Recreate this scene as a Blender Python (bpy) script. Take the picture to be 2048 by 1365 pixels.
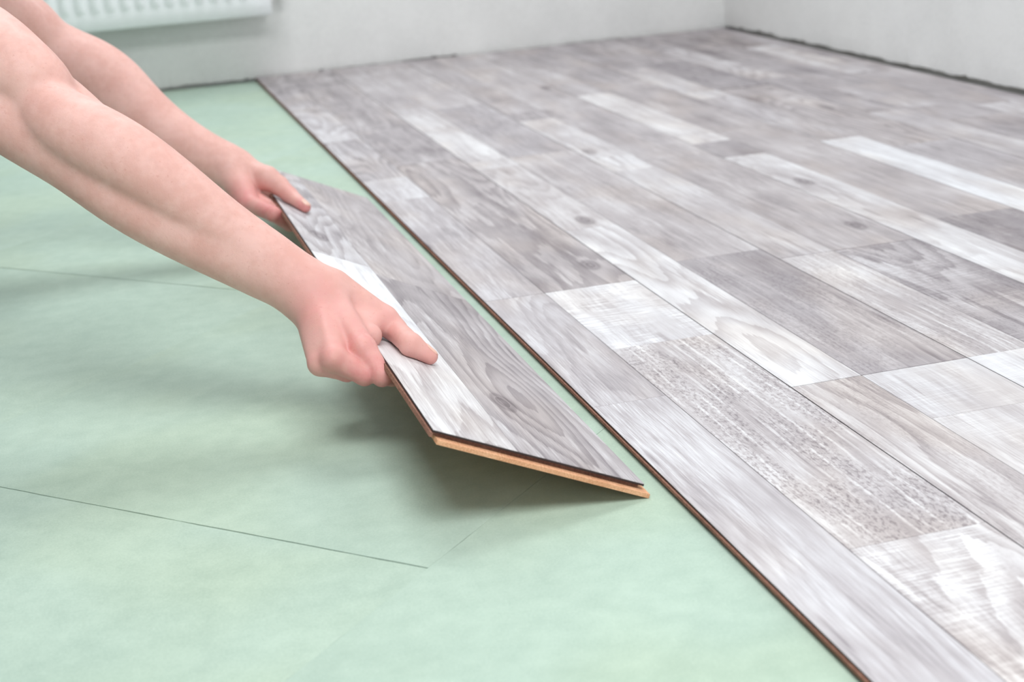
import bpy, math, random
import numpy as np
from mathutils import Matrix, Vector

for o in list(bpy.data.objects): bpy.data.objects.remove(o)
scene = bpy.context.scene
COL = scene.collection
random.seed(7)

# ------------------------------------------------------------------ camera
FPX = 3118.0                       # focal length in pixels of the 2048x1365 frame
PT = 0.0095                        # plank thickness; the underlay top is z = 0, the laid plank top is z = PT
CAM = np.array([-0.4263, 0.0, 0.5239 + PT])
YAW, PITCH, ROLL = 0.2552394, 0.3093316, -0.0732343
cf = np.array([math.sin(YAW)*math.cos(PITCH), math.cos(YAW)*math.cos(PITCH), -math.sin(PITCH)])
cr = np.array([math.cos(YAW), -math.sin(YAW), 0.0]); cu = np.cross(cr, cf)
cr, cu = math.cos(ROLL)*cr + math.sin(ROLL)*cu, -math.sin(ROLL)*cr + math.cos(ROLL)*cu
cam = bpy.data.cameras.new('camera'); camo = bpy.data.objects.new('camera', cam); COL.objects.link(camo)
camo.matrix_world = Matrix(((cr[0], cu[0], -cf[0], CAM[0]), (cr[1], cu[1], -cf[1], CAM[1]), (cr[2], cu[2], -cf[2], CAM[2]), (0, 0, 0, 1)))
cam.sensor_fit = 'HORIZONTAL'; cam.sensor_width = 36; cam.lens = FPX*36/2048
cam.clip_start = 0.05
cam.dof.use_dof = True; cam.dof.focus_distance = 1.47; cam.dof.aperture_fstop = 7.0
scene.camera = camo

# ------------------------------------------------------------------ world, lights, exposure
world = bpy.data.worlds.new('world'); scene.world = world; world.use_nodes = True
world.node_tree.nodes['Background'].inputs[0].default_value = (0.80, 0.89, 1.0, 1)
world.node_tree.nodes['Background'].inputs[1].default_value = 1.0
scene.view_settings.view_transform = 'Standard'; scene.view_settings.look = 'None'
scene.view_settings.exposure = 0.60; scene.view_settings.gamma = 1.0
scene.view_settings.use_curve_mapping = False

def area(name, loc, target, sx, sy, power, color):
    l = bpy.data.lights.new(name, 'AREA'); l.shape = 'RECTANGLE'; l.size = sx; l.size_y = sy
    l.energy = power; l.color = color
    o = bpy.data.objects.new(name, l); COL.objects.link(o); o.location = loc
    o.rotation_euler = (Vector(target)-Vector(loc)).to_track_quat('-Z', 'Y').to_euler()
    return o
# room: x -3.0 .. 1.289, y -1.9 .. 4.023, ceiling 2.55
RX0, RX1, RY0, RY1, RZ = -3.0, 1.2893, -1.9, 4.0227, 2.55
# fill lamp at an invented, unseen window in the wall behind the photographer
area('window_daylight', (-0.55, RY0-0.02, 1.50), (-0.55, 3.0, 1.25), 2.5, 1.7, 10, (0.93, 0.96, 1.0))
# lamp added for top light, at an invented roof window above the photographer
area('roof_window_daylight', (-0.30, -0.05, RZ+0.06), (-0.30, -0.05, 0.0), 1.6, 1.3, 45, (0.98, 0.99, 1.0))
# lamp added to brighten the far end, at a second invented roof window further back
area('rear_roof_window_daylight', (0.25, 2.95, RZ+0.06), (0.25, 2.95, 0.0), 1.1, 1.0, 24, (0.97, 0.98, 1.0))
# weak added lamp at an invented, unseen window above the radiator
area('radiator_window_daylight', (-0.75, RY1+0.02, 1.65), (-0.75, 0.0, 1.3), 1.5, 1.3, 9, (0.86, 0.93, 1.0))

# ------------------------------------------------------------------ helpers
def mat(name):
    m = bpy.data.materials.new(name); m.use_nodes = True
    nt = m.node_tree; return m, nt, nt.nodes['Principled BSDF']
class NB:
    """tiny node builder"""
    def __init__(s, nt): s.nt = nt
    def n(s, t, **kw):
        nd = s.nt.nodes.new(t)
        for k, v in kw.items():
            if k.startswith('i_'):
                key = k[2:]; key = int(key) if key.isdigit() else key
                s.put(nd.inputs[key], v)
            else: setattr(nd, k, v)
        return nd
    def put(s, sock, v):
        if isinstance(v, bpy.types.NodeSocket): s.nt.links.new(v, sock)
        else: sock.default_value = v
    def math(s, op, a, b=0.0, clamp=False):
        nd = s.nt.nodes.new('ShaderNodeMath'); nd.operation = op; nd.use_clamp = clamp
        s.put(nd.inputs[0], a); s.put(nd.inputs[1], b); return nd.outputs[0]
    def vmul(s, v, m):
        nd = s.nt.nodes.new('ShaderNodeVectorMath'); nd.operation = 'MULTIPLY'
        s.put(nd.inputs[0], v); s.put(nd.inputs[1], m); return nd.outputs[0]
    def vadd(s, v, m):
        nd = s.nt.nodes.new('ShaderNodeVectorMath'); nd.operation = 'ADD'
        s.put(nd.inputs[0], v); s.put(nd.inputs[1], m); return nd.outputs[0]
    def noise(s, vec, scale, detail=3.0, rough=0.55, dist=0.0):
        nd = s.nt.nodes.new('ShaderNodeTexNoise'); s.put(nd.inputs['Vector'], vec)
        nd.inputs['Scale'].default_value = scale; nd.inputs['Detail'].default_value = detail
        nd.inputs['Roughness'].default_value = rough; nd.inputs['Distortion'].default_value = dist
        return nd.outputs['Fac']
    def ramp(s, f, a, b, c=0.0, d=1.0):
        nd = s.nt.nodes.new('ShaderNodeMapRange'); nd.clamp = True; nd.interpolation_type = 'SMOOTHSTEP'
        s.put(nd.inputs[0], f)
        for i, v in zip((1, 2, 3, 4), (a, b, c, d)): s.put(nd.inputs[i], v)
        return nd.outputs[0]
    def mix(s, f, a, b, mode='MIX'):
        nd = s.nt.nodes.new('ShaderNodeMix'); nd.data_type = 'RGBA'; nd.blend_type = mode
        s.put(nd.inputs[0], f); s.put(nd.inputs[6], a); s.put(nd.inputs[7], b); return nd.outputs[2]
    def attr(s, name, kind='OBJECT'):
        nd = s.nt.nodes.new('ShaderNodeAttribute'); nd.attribute_type = kind; nd.attribute_name = name; return nd.outputs['Fac']
    def objco(s): return s.nt.nodes.new('ShaderNodeTexCoord').outputs['Object']
    def bump(s, h, strength, dist, bsdf):
        nd = s.nt.nodes.new('ShaderNodeBump'); nd.inputs['Strength'].default_value = strength
        nd.inputs['Distance'].default_value = dist; s.put(nd.inputs['Height'], h)
        s.nt.links.new(nd.outputs[0], bsdf.inputs['Normal'])
def srgb(r, g, b):
    f = lambda c: (c/255/12.92) if c/255 <= 0.04045 else ((c/255+0.055)/1.055)**2.4
    return (f(r), f(g), f(b), 1)

def mesh_obj(name, verts, faces, m, parent=None, smooth=False, loc=None):
    me = bpy.data.meshes.new(name); me.from_pydata([tuple(map(float, v)) for v in verts], [], faces); me.update()
    if m: me.materials.append(m)
    if smooth: me.polygons.foreach_set('use_smooth', [True]*len(me.polygons))
    o = bpy.data.objects.new(name, me); COL.objects.link(o)
    if parent: o.parent = parent
    if loc is not None: o.location = loc
    return o
class MB:
    def __init__(s): s.v = []; s.f = []
    def add(s, v, f):
        n = len(s.v); s.v += [tuple(p) for p in v]; s.f += [tuple(i+n for i in q) for q in f]; return s
    def box(s, x0, x1, y0, y1, z0, z1):
        v = [(x0,y0,z0),(x1,y0,z0),(x1,y1,z0),(x0,y1,z0),(x0,y0,z1),(x1,y0,z1),(x1,y1,z1),(x0,y1,z1)]
        return s.add(v, [(0,3,2,1),(4,5,6,7),(0,1,5,4),(1,2,6,5),(2,3,7,6),(3,0,4,7)])
    def bevbox(s, x0, x1, y0, y1, z0, z1, b):
        """box whose four top edges are chamfered by b"""
        v = [(x0,y0,z0),(x1,y0,z0),(x1,y1,z0),(x0,y1,z0),(x0,y0,z1-b),(x1,y0,z1-b),(x1,y1,z1-b),(x0,y1,z1-b),
             (x0+b,y0+b,z1),(x1-b,y0+b,z1),(x1-b,y1-b,z1),(x0+b,y1-b,z1)]
        return s.add(v, [(0,3,2,1),(0,1,5,4),(1,2,6,5),(2,3,7,6),(3,0,4,7),(4,5,9,8),(5,6,10,9),(6,7,11,10),(7,4,8,11),(8,9,10,11)])
    def tube(s, a, b, r0, r1=None, n=20, caps=True):
        r1 = r0 if r1 is None else r1
        a, b = Vector(a), Vector(b); d = (b-a).normalized()
        x = d.orthogonal().normalized(); y = d.cross(x)
        v = []
        for c, r in ((a, r0), (b, r1)):
            for i in range(n):
                t = 2*math.pi*i/n; v.append(c + x*r*math.cos(t) + y*r*math.sin(t))
        f = [(i, (i+1) % n, n+(i+1) % n, n+i) for i in range(n)]
        if caps: f += [tuple(range(n-1, -1, -1)), tuple(range(n, 2*n))]
        return s.add(v, f)
    def build(s, name, m, parent=None, smooth=False, loc=None): return mesh_obj(name, s.v, s.f, m, parent, smooth, loc)
def tag(o, label=None, cat=None, group=None, kind=None):
    for k, v in (('label', label), ('category', cat), ('group', group), ('kind', kind)):
        if v: o[k] = v
    return o

# ------------------------------------------------------------------ materials
def make_decor():
    m, nt, b = mat('decor_print'); N = NB(nt)
    co = N.objco(); seed = N.attr('seed'); tone = N.attr('tone'); warm = N.attr('warm'); saw = N.attr('saw'); lines = N.attr('lines'); fleck = N.attr('fleck')
    comb = N.n('ShaderNodeCombineXYZ'); N.put(comb.inputs[0], N.math('MULTIPLY', seed, 3.7)); N.put(comb.inputs[1], N.math('MULTIPLY', seed, 9.1)); N.put(comb.inputs[2], seed)
    p = N.vadd(co, comb.outputs[0])
    # slow sideways wander of the grain
    wob = N.noise(N.vmul(p, (6, 3.0, 1)), 1.0, 2.0)
    wv = N.n('ShaderNodeCombineXYZ'); N.put(wv.inputs[0], N.math('MULTIPLY', N.math('SUBTRACT', wob, 0.5), 0.016))
    pw = N.vadd(p, wv.outputs[0])
    g_big = N.noise(N.vmul(pw, (30, 1.8, 1)), 1.0, 3.0, 0.6)
    g_mid = N.noise(N.vmul(pw, (110, 4.5, 1)), 1.0, 4.0, 0.62)
    g_fine = N.noise(N.vmul(pw, (620, 18, 1)), 1.0, 4.0, 0.7)
    blot = N.noise(N.vmul(p, (11, 5.5, 1)), 1.0, 3.0, 0.6)
    # growth-ring figure: contour lines of a slow field, as on plain-sawn boards
    cath = N.attr('cath')
    fld = N.noise(N.vmul(p, (9, 1.5, 1)), 1.0, 1.5, 0.4)
    fr = N.math('FRACT', N.math('ADD', N.math('MULTIPLY', fld, 17.0), N.math('MULTIPLY', g_mid, 0.9)))
    ring = N.math('MULTIPLY', N.math('MULTIPLY', N.ramp(fr, 0.25, 0.95), N.ramp(fr, 0.95, 1.0, 1.0, 0.0)), cath)
    amp = N.ramp(N.noise(N.vmul(p, (13, 4.0, 1)), 1.0, 2.0), 0.32, 0.66, 0.30, 1.25)
    # weathered flecks and saw marks across
    flk = N.ramp(N.noise(N.vmul(p, (330, 120, 1)), 1.0, 3.0, 0.7), 0.47, 0.62)
    flk = N.math('MULTIPLY', flk, N.ramp(N.noise(N.vmul(p, (30, 7, 1)), 1.0, 2.0), 0.36, 0.56))
    sawn = N.ramp(N.noise(N.vmul(p, (26, 330, 1)), 1.0, 3.0, 0.6), 0.44, 0.62)
    sawn = N.math('MULTIPLY', sawn, N.ramp(N.noise(N.vmul(p, (16, 9, 1)), 1.0, 2.0), 0.36, 0.58))
    lin = N.n('ShaderNodeTexWave', wave_type='BANDS', bands_direction='X', wave_profile='SIN')
    N.put(lin.inputs['Vector'], pw); lin.inputs['Scale'].default_value = 26; lin.inputs['Distortion'].default_value = 0.8
    linm = N.math('MULTIPLY', N.ramp(lin.outputs['Fac'], 0.74, 1.0), N.ramp(N.noise(N.vmul(p, (60, 9, 1)), 1.0, 2.0), 0.35, 0.6))
    # knots: rare, one per voronoi cell of the slow grid
    vor = N.n('ShaderNodeTexVoronoi', feature='F1'); N.put(vor.inputs['Vector'], N.vmul(pw, (10, 3.2, 1))); vor.inputs['Scale'].default_value = 1.0
    pick = N.ramp(N.n('ShaderNodeSeparateColor', i_0=vor.outputs['Color']).outputs[0], 0.80, 0.82)
    kd = N.math('ADD', vor.outputs['Distance'], N.math('MULTIPLY', N.math('SUBTRACT', blot, 0.5), 0.10))
    knot = N.math('MULTIPLY', N.ramp(kd, 0.035, 0.13, 1.0, 0.0), pick)
    # short dark streaks
    strk = N.ramp(N.noise(N.vmul(pw, (70, 5.5, 1)), 1.0, 2.0, 0.5), 0.64, 0.76)
    # the knot that one strip carries, at its own place (kx, ky)
    sep = N.n('ShaderNodeSeparateXYZ', i_0=co)
    dx = N.math('DIVIDE', N.math('SUBTRACT', sep.outputs[0], N.attr('kx')), 0.0125); dy = N.math('DIVIDE', N.math('SUBTRACT', sep.outputs[1], N.attr('ky')), 0.030)
    kr = N.math('ADD', N.math('SQRT', N.math('ADD', N.math('MULTIPLY', dx, dx), N.math('MULTIPLY', dy, dy))), N.math('MULTIPLY', N.math('SUBTRACT', blot, 0.5), 0.8))
    knot = N.math('MAXIMUM', knot, N.math('MULTIPLY', N.ramp(kr, 0.45, 1.25, 1.0, 0.0), N.ramp(N.math('FRACT', N.math('MULTIPLY', kr, 2.2)), 0.0, 0.8, 0.5, 1.0)))
    gr = N.math('ADD', N.math('MULTIPLY', N.math('SUBTRACT', g_mid, 0.5), 0.60), N.math('MULTIPLY', N.math('SUBTRACT', g_fine, 0.5), 0.85))
    t = N.math('ADD', tone, N.math('MULTIPLY', N.math('SUBTRACT', g_big, 0.5), 0.50))
    t = N.math('ADD', t, N.math('MULTIPLY', gr, amp))
    t = N.math('ADD', t, N.math('MULTIPLY', N.math('SUBTRACT', blot, 0.5), 0.62))
    t = N.math('SUBTRACT', t, N.math('MULTIPLY', ring, 0.22))
    t = N.math('SUBTRACT', t, N.math('MULTIPLY', strk, 0.22))
    t = N.math('SUBTRACT', t, N.math('MULTIPLY', N.math('MULTIPLY', flk, fleck), 0.34))
    t = N.math('ADD', t, N.math('MULTIPLY', N.math('MULTIPLY', sawn, saw), 0.26))
    t = N.math('ADD', t, N.math('MULTIPLY', N.math('MULTIPLY', linm, lines), 0.28))
    t = N.math('SUBTRACT', t, N.math('MULTIPLY', knot, 0.42))
    cr_ = N.n('ShaderNodeValToRGB'); N.put(cr_.inputs[0], t)
    e = cr_.color_ramp.elements
    e[0].position = 0.0; e[0].color = srgb(112, 104, 108); e[1].position = 1.0; e[1].color = srgb(236, 237, 239)
    for pos, c in ((0.30, (152, 145, 148)), (0.52, (180, 174, 176)), (0.75, (208, 206, 208))):
        el = e.new(pos); el.color = srgb(*c)
    wn = N.math('MULTIPLY', N.math('ADD', warm, N.ramp(N.noise(N.vmul(p, (9, 4, 1)), 1.0, 2.0), 0.45, 0.68)), 0.5)
    col = N.mix(wn, cr_.outputs[0], (1.0, 0.945, 0.89, 1), 'MULTIPLY')
    col = N.mix(N.math('SUBTRACT', 0.45, N.math('MULTIPLY', wn, 0.45)), col, (0.955, 0.965, 1.0, 1), 'MULTIPLY')
    nt.links.new(col, b.inputs['Base Color'])
    b.inputs['Roughness'].default_value = 0.46; b.inputs['Specular IOR Level'].default_value = 0.38
    hh = N.math('ADD', N.math('MULTIPLY', g_fine, 0.6), N.math('MULTIPLY', g_mid, 0.6))
    N.bump(hh, 0.25, 0.0006, b)
    return m
def make_hdf(name, c1, c2):
    m, nt, b = mat(name); N = NB(nt); co = N.objco()
    f = N.noise(N.vmul(co, (700, 160, 700)), 1.0, 4.0, 0.7)
    f2 = N.noise(N.vmul(co, (30, 14, 30)), 1.0, 2.0)
    f = N.ramp(N.math('ADD', N.math('MULTIPLY', f, 0.7), N.math('MULTIPLY', f2, 0.3)), 0.35, 0.65)
    nt.links.new(N.mix(f, srgb(*c1), srgb(*c2)), b.inputs['Base Color']); b.inputs['Roughness'].default_value = 0.85
    b.inputs['Specular IOR Level'].default_value = 0.15
    N.bump(f, 0.4, 0.0005, b)
    return m
def make_underlay():
    m, nt, b = mat('underlay_fibreboard'); N = NB(nt); co = N.objco(); seed = N.attr('seed')
    comb = N.n('ShaderNodeCombineXYZ'); N.put(comb.inputs[0], N.math('MULTIPLY', seed, 5.3)); N.put(comb.inputs[1], N.math('MULTIPLY', seed, 2.9))
    p = N.vadd(co, comb.outputs[0])
    big = N.noise(p, 4.5, 3.0); mid = N.noise(p, 38, 4.0, 0.6); fine = N.noise(p, 900, 3.0, 0.75); fib = N.noise(p, 420, 3.0, 0.7)
    t = N.math('ADD', N.math('MULTIPLY', big, 0.26), N.math('ADD', N.math('MULTIPLY', mid, 0.26), N.math('ADD', N.math('MULTIPLY', fine, 0.24), N.math('MULTIPLY', fib, 0.24))))
    col = N.mix(N.ramp(t, 0.32, 0.68), srgb(162, 182, 168), srgb(186, 205, 190))
    col = N.mix(N.ramp(N.noise(p, 3.2, 2.0), 0.42, 0.66), col, N.mix(1.0, col, (1.01, 0.995, 0.95, 1), 'MULTIPLY'))
    nt.links.new(col, b.inputs['Base Color']); b.inputs['Roughness'].default_value = 0.8; b.inputs['Specular IOR Level'].default_value = 0.2
    N.bump(N.math('ADD', fine, fib), 0.30, 0.0006, b)
    return m
def make_plaster(name, c):
    m, nt, b = mat(name); N = NB(nt); co = N.objco()
    a = N.noise(co, 5, 3.0); f = N.noise(co, 120, 3.0, 0.6)
    t = N.math('ADD', N.math('MULTIPLY', a, 0.6), N.math('MULTIPLY', f, 0.4))
    c2 = tuple(max(0, x-9) for x in c)
    nt.links.new(N.mix(N.ramp(t, 0.35, 0.65), srgb(*c2), srgb(*c)), b.inputs['Base Color'])
    b.inputs['Roughness'].default_value = 0.85; b.inputs['Specular IOR Level'].default_value = 0.2
    N.bump(f, 0.25, 0.001, b); return m
def make_plain(name, c, rough=0.5, spec=0.5, metal=0.0):
    m, nt, b = mat(name); N = NB(nt)
    f = N.noise(N.objco(), 60, 3.0)
    c2 = tuple(int(x*0.96) for x in c)
    nt.links.new(N.mix(f, srgb(*c2), srgb(*c)), b.inputs['Base Color'])
    b.inputs['Roughness'].default_value = rough; b.inputs['Specular IOR Level'].default_value = spec; b.inputs['Metallic'].default_value = metal
    return m
def make_concrete():
    m, nt, b = mat('subfloor_screed'); N = NB(nt); co = N.objco()
    f = N.noise(co, 14, 5.0, 0.65)
    nt.links.new(N.mix(f, srgb(120, 120, 116), srgb(150, 149, 145)), b.inputs['Base Color']); b.inputs['Roughness'].default_value = 0.95
    N.bump(f, 0.3, 0.002, b); return m
M_DECOR = make_decor()
M_HDF = make_hdf('plank_core', (124, 88, 74), (164, 120, 102))
M_HDF_CUT = make_hdf('plank_core_milled_end', (208, 146, 108), (238, 186, 148))
M_EDGE = make_plain('plank_dark_edge', (58, 46, 46), 0.6, 0.3)
M_UNDER = make_underlay()
M_WALL = make_plaster('wall_paint', (236, 236, 234))
M_CEIL = make_plaster('ceiling_paint', (158, 157, 154))
M_BARE = make_plaster('bare_plaster', (150, 146, 140))
M_CONC = make_concrete()
M_RAD = make_plain('radiator_enamel', (246, 249, 250), 0.28, 0.5)
M_PIPE = make_plain('valve_metal', (150, 138, 132), 0.35, 0.5, 0.6)
M_FRAME = make_plain('window_frame_pvc', (240, 240, 240), 0.4)

# ------------------------------------------------------------------ setting: floor and its pieces
W = 0.193; LEN = 1.285; SPLIT = 0.39
fl = MB().box(RX0, RX1+0.10, RY0, RY1+0.10, -0.12, -0.0052).build('floor', M_CONC); tag(fl, kind='structure')

# underlay boards: laid diagonally, 598 x 790 mm
S2 = math.sqrt(2.0)
def underlay():
    w, l = 0.5982, 0.790; k0 = 1.312/S2       # continuous seams on v = (y-x)/sqrt2 = k0 + n*w
    cross = {0: 0.866/S2, 1: 1.731/S2, -1: 0.25/S2}
    idx = 0
    for n in range(-6, 11):
        base = cross.get(n, (0.866 + 0.865*(n % 2) + 0.21*((n*7) % 3))/S2)
        for q in range(-8, 9):
            u0 = base + q*l; v0 = k0 + n*w
            cu_, cv_ = u0+l/2, v0+w/2
            cx, cy = (cu_-cv_)/S2, (cu_+cv_)/S2
            if not (RX0-0.7 < cx < 1.0 and RY0-0.7 < cy < RY1+0.8): continue
            # polygon clipped to the room
            rnd = random.Random(n*31+q)
            pts = []
            g = 0.00045
            def edge(a, b_, m):
                for i in range(m):
                    t = i/m; pts.append((a[0]+(b_[0]-a[0])*t + rnd.uniform(-1, 1)*0.0004*(i > 0), a[1]+(b_[1]-a[1])*t + rnd.uniform(-1, 1)*0.0004*(i > 0)))
            c4 = [(u0+g, v0+g*0.5), (u0+l-g, v0+g*0.5), (u0+l-g, v0+w-g*0.5), (u0+g, v0+w-g*0.5)]
            for i in range(4): edge(c4[i], c4[(i+1) % 4], 26)
            poly = [((a-b_)/S2, (a+b_)/S2) for a, b_ in pts]
            for ax, lim, sgn in ((0, RX0+0.004, 1), (0, 0.30, -1), (1, RY0+0.004, 1), (1, RY1-0.006, -1)):
                out = []
                for i in range(len(poly)):
                    A, B = poly[i], poly[(i+1) % len(poly)]
                    ia, ib = sgn*(A[ax]-lim) >= 0, sgn*(B[ax]-lim) >= 0
                    if ia: out.append(A)
                    if ia != ib:
                        t = (lim-A[ax])/(B[ax]-A[ax]); out.append((A[0]+(B[0]-A[0])*t, A[1]+(B[1]-A[1])*t))
                poly = out
                if not poly: break
            if len(poly) < 3: continue
            zt = 0.0 - 0.00022*((n*3+q) % 3)
            nn = len(poly)
            v = [(x, y, -0.005) for x, y in poly] + [(x, y, zt) for x, y in poly]
            f = [tuple(range(nn-1, -1, -1)), tuple(range(nn, 2*nn))] + [(i, (i+1) % nn, nn+(i+1) % nn, nn+i) for i in range(nn)]
            o = mesh_obj('underlay_board', v, f, M_UNDER, fl); o['seed'] = float(idx); idx += 1
underlay()

# laminate planks
def plank_parts(L, Wd, near_lip, right_lip, name_root=None, parent=None, left_tongue=True):
    """core of one plank in local coordinates x 0..Wd, y 0..L, z -PT..0; returns the core object"""
    e = 0.0
    c = MB()
    nl = 0.006 if near_lip else 0.0; rl = 0.005 if right_lip else 0.0
    gr = 0.004 if near_lip else 0.0; gx = 0.003 if right_lip else 0.0
    ux = 0.005 if left_tongue else 0.0008
    c.box(ux, Wd+rl, -nl, L, -PT, -0.0060)
    c.box(0.0008, Wd-gx, gr, L, -0.0060, -0.0016)
    if left_tongue: c.box(-0.0016, 0.0008, 0.0, L, -0.0056, -0.0028)
    return c
def add_strips(parent, L, Wd, lanes):
    """lanes: list of (x0, x1, [(y0, y1, props)...])"""
    for x0, x1, segs in lanes:
        for y0, y1, pr in segs:
            gap = 0.00028
            o = MB().bevbox(gap if x0 > 0 else 0.0, (x1-x0) - (gap if x1 < Wd-1e-4 else 0.0), gap, y1-y0-gap, 0.0, 0.0006, 0.00025).build('decor_strip', M_DECOR, parent)
            o.location = (x0, y0, -0.0006)
            for k, v in pr.items(): o[k] = float(v)
def props(tone, seed, warm=0.3, saw=0.0, lines=0.0, fleck=0.0, cath=None, kx=-9.0, ky=-9.0):
    if cath is None: cath = random.Random(seed*13).choice([0, 0.2, 0.5, 0.9])
    return dict(tone=tone, seed=seed, warm=warm, saw=saw, lines=lines, fleck=fleck, cath=cath, kx=kx, ky=ky)

# what the photograph shows of the print: (row, lane) -> [(y_from, y_to, tone, warm, saw, lines, fleck)]
KNOWN = {
 (0, 0): [(0.2, 1.346, .60, .1, 0, .2, 0), (1.346, 1.751, .56, .1, 0, .2, 0), (1.751, 2.37, .50, .2, .1, .3, 0), (2.37, 2.546, .66, .2, 0, 0, 0), (2.546, 2.954, .54, .2, 0, 0, 0), (2.954, 3.42, .66, .3, 0, 0, 0), (3.42, 4.1, .48, .4, 0, 0, 0)],
 (0, 1): [(0.2, 0.969, .72, .7, 1.0, 0, .2), (0.969, 1.505, .58, .5, .1, .8, .9), (1.505, 1.751, .70, .2, 1.0, 0, .1), (1.751, 2.65, .46, .7, 0, 0, 0), (2.65, 3.036, .42, .4, 0, 0, 0), (3.036, 4.1, .42, .5, 0, 0, 0)],
 (1, 0): [(0.2, 1.313, .62, .8, 0, .2, .3), (1.313, 2.036, .80, .5, 0, .1, 0), (2.036, 2.524, .66, .7, 0, 0, 0), (2.524, 3.178, .71, .6, .2, 0, 0), (3.178, 4.1, .48, .4, 0, 0, 0)],
 (1, 1): [(0.2, 1.18, .76, .6, .3, 0, 0), (1.18, 1.313, .70, .2, .3, 0, 0), (1.313, 1.805, .40, .2, 0, .3, .4), (1.805, 2.598, .50, .5, 0, .2, .2), (2.598, 3.2, .44, .1, 0, 0, 0), (3.2, 4.1, .52, .5, 0, 0, 0)],
 (2, 0): [(0.2, 1.313, .80, .2, .2, 0, 0), (1.313, 1.75, .58, .6, 0, .6, .4), (1.75, 2.375, .58, .4, 0, 0, 0), (2.375, 2.50, .74, .3, 0, 0, 0), (2.50, 2.939, .66, .4, 0, 0, 0), (2.939, 4.1, .44, .4, 0, 0, 0)],
 (2, 1): [(0.2, 1.75, .46, .2, .6, .1, .4), (1.75, 2.43, .46, .6, 0, 0, 0), (2.43, 3.035, .46, .4, 0, 0, 0), (3.035, 4.1, .50, .5, 0, 0, 0)],
 (3, 0): [(0.2, 2.375, .70, .4, 0, 0, .1), (2.375, 2.516, .34, .3, 0, 0, 0), (2.516, 3.161, .70, .8, 0, 0, 0), (3.161, 4.1, .46, .4, 0, 0, 0)],
 (3, 1): [(0.2, 1.83, .30, .2, .3, 0, .2), (1.83, 2.598, .46, .6, 0, .2, 0), (2.598, 3.3, .44, .6, 0, 0, 0), (3.3, 4.1, .40, .3, 0, 0, 0)],
 (4, 0): [(0.2, 1.79, .48, .2, 0, 0, 0), (1.79, 2.411, .78, 0, 0, 0, 0), (2.411, 2.95, .52, .2, 0, 0, 0), (2.95, 3.45, .64, .5, 0, 0, 0), (3.45, 4.1, .36, .2, 0, 0, 0)],
 (4, 1): [(0.2, 2.3, .42, .1, 0, .3, .2), (2.3, 3.03, .48, .7, 0, 0, 0), (3.03, 3.5, .30, .1, 0, 0, 0), (3.5, 4.1, .44, .4, 0, 0, 0)],
 (5, 0): [(0.2, 2.6, .56, .2, 0, 0, 0), (2.6, 3.1, .42, .3, 0, 0, 0), (3.1, 3.7, .56, .3, 0, 0, 0), (3.7, 4.1, .40, .3, 0, 0, 0)],
 (5, 1): [(0.2, 2.45, .42, .2, 0, 0, 0), (2.45, 2.9, .44, .3, 0, 0, 0), (2.9, 3.4, .38, .2, 0, 0, 0), (3.4, 4.1, .36, .5, 0, 0, 0)],
 (6, 0): [(0.2, 2.55, .66, .3, 0, 0, 0), (2.55, 3.05, .46, .4, 0, 0, 0), (3.05, 3.588, .68, .4, 0, 0, 0), (3.588, 4.1, .38, .4, 0, 0, 0)],
 (6, 1): [(0.2, 2.7, .46, .3, 0, 0, 0), (2.7, 3.3, .50, .6, 0, 0, 0), (3.3, 4.1, .40, .2, 0, 0, 0)],
}
YEND = RY1 - 0.007
KNOTS = [(0, 1, 0.166, 1.845), (2, 1, 0.160, 1.853), (1, 0, 0.045, 2.085), (3, 0, 0.030, 2.14), (2, 0, 0.02, 2.56)]     # row, lane, x in the row, y
def laid_floor():
    sd = 1
    for row in range(7):
        x0 = row*W; wd = W if row < 6 else (RX1 - 0.009 - 6*W)
        j = (1.751 if row % 2 == 0 else 1.313) - 2*LEN
        while j < YEND - 0.02:
            a, b_ = max(j, -0.85), min(j+LEN, YEND); j += LEN
            if b_ - a < 0.05: continue
            core = plank_parts(b_-a-0.0008, wd-0.0012, False, False, left_tongue=(row == 0)).build('plank', M_HDF, fl)
            core.location = (x0+0.0006, a+0.0004, PT)
            MB().box(0.0, wd-0.0012, 0.0, b_-a-0.0008, -0.0018, -0.0006).build('dark_edge_layer', M_EDGE, core)
            lanes = []
            for ln, (lx0, lx1) in enumerate(((0.0, SPLIT*W), (SPLIT*W, wd-0.0012))):
                segs = []
                for (s, t, tone, wm, sw, li, fk) in KNOWN[(row, ln)]:
                    q0, q1 = max(s, a), min(t, b_)
                    if s <= 0.2: q0 = a
                    if q1-q0 < 0.01: continue
                    pr = props(tone, sd, wm, sw, li, fk); sd += 1
                    for (kr_, kl_, kx_, ky_) in KNOTS:
                        if kr_ == row and kl_ == ln and q0 < ky_ < q1: pr['kx'], pr['ky'] = kx_ - lx0, ky_ - q0
                    segs.append((q0-a, q1-a-(0.0008 if q1 == b_ else 0), pr))
                if segs and not any(True for s in segs if s[0] < 0.001):
                    segs.insert(0, (0.0, segs[0][0], props(0.55, sd))); sd += 1
                if not segs: segs = [(0.0, b_-a-0.0005, props(random.uniform(.42, .7), sd, random.random()))]; sd += 1
                lanes.append((lx0, lx1, segs))
            add_strips(core, b_-a, wd-0.0012, lanes)
laid_floor()

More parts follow.
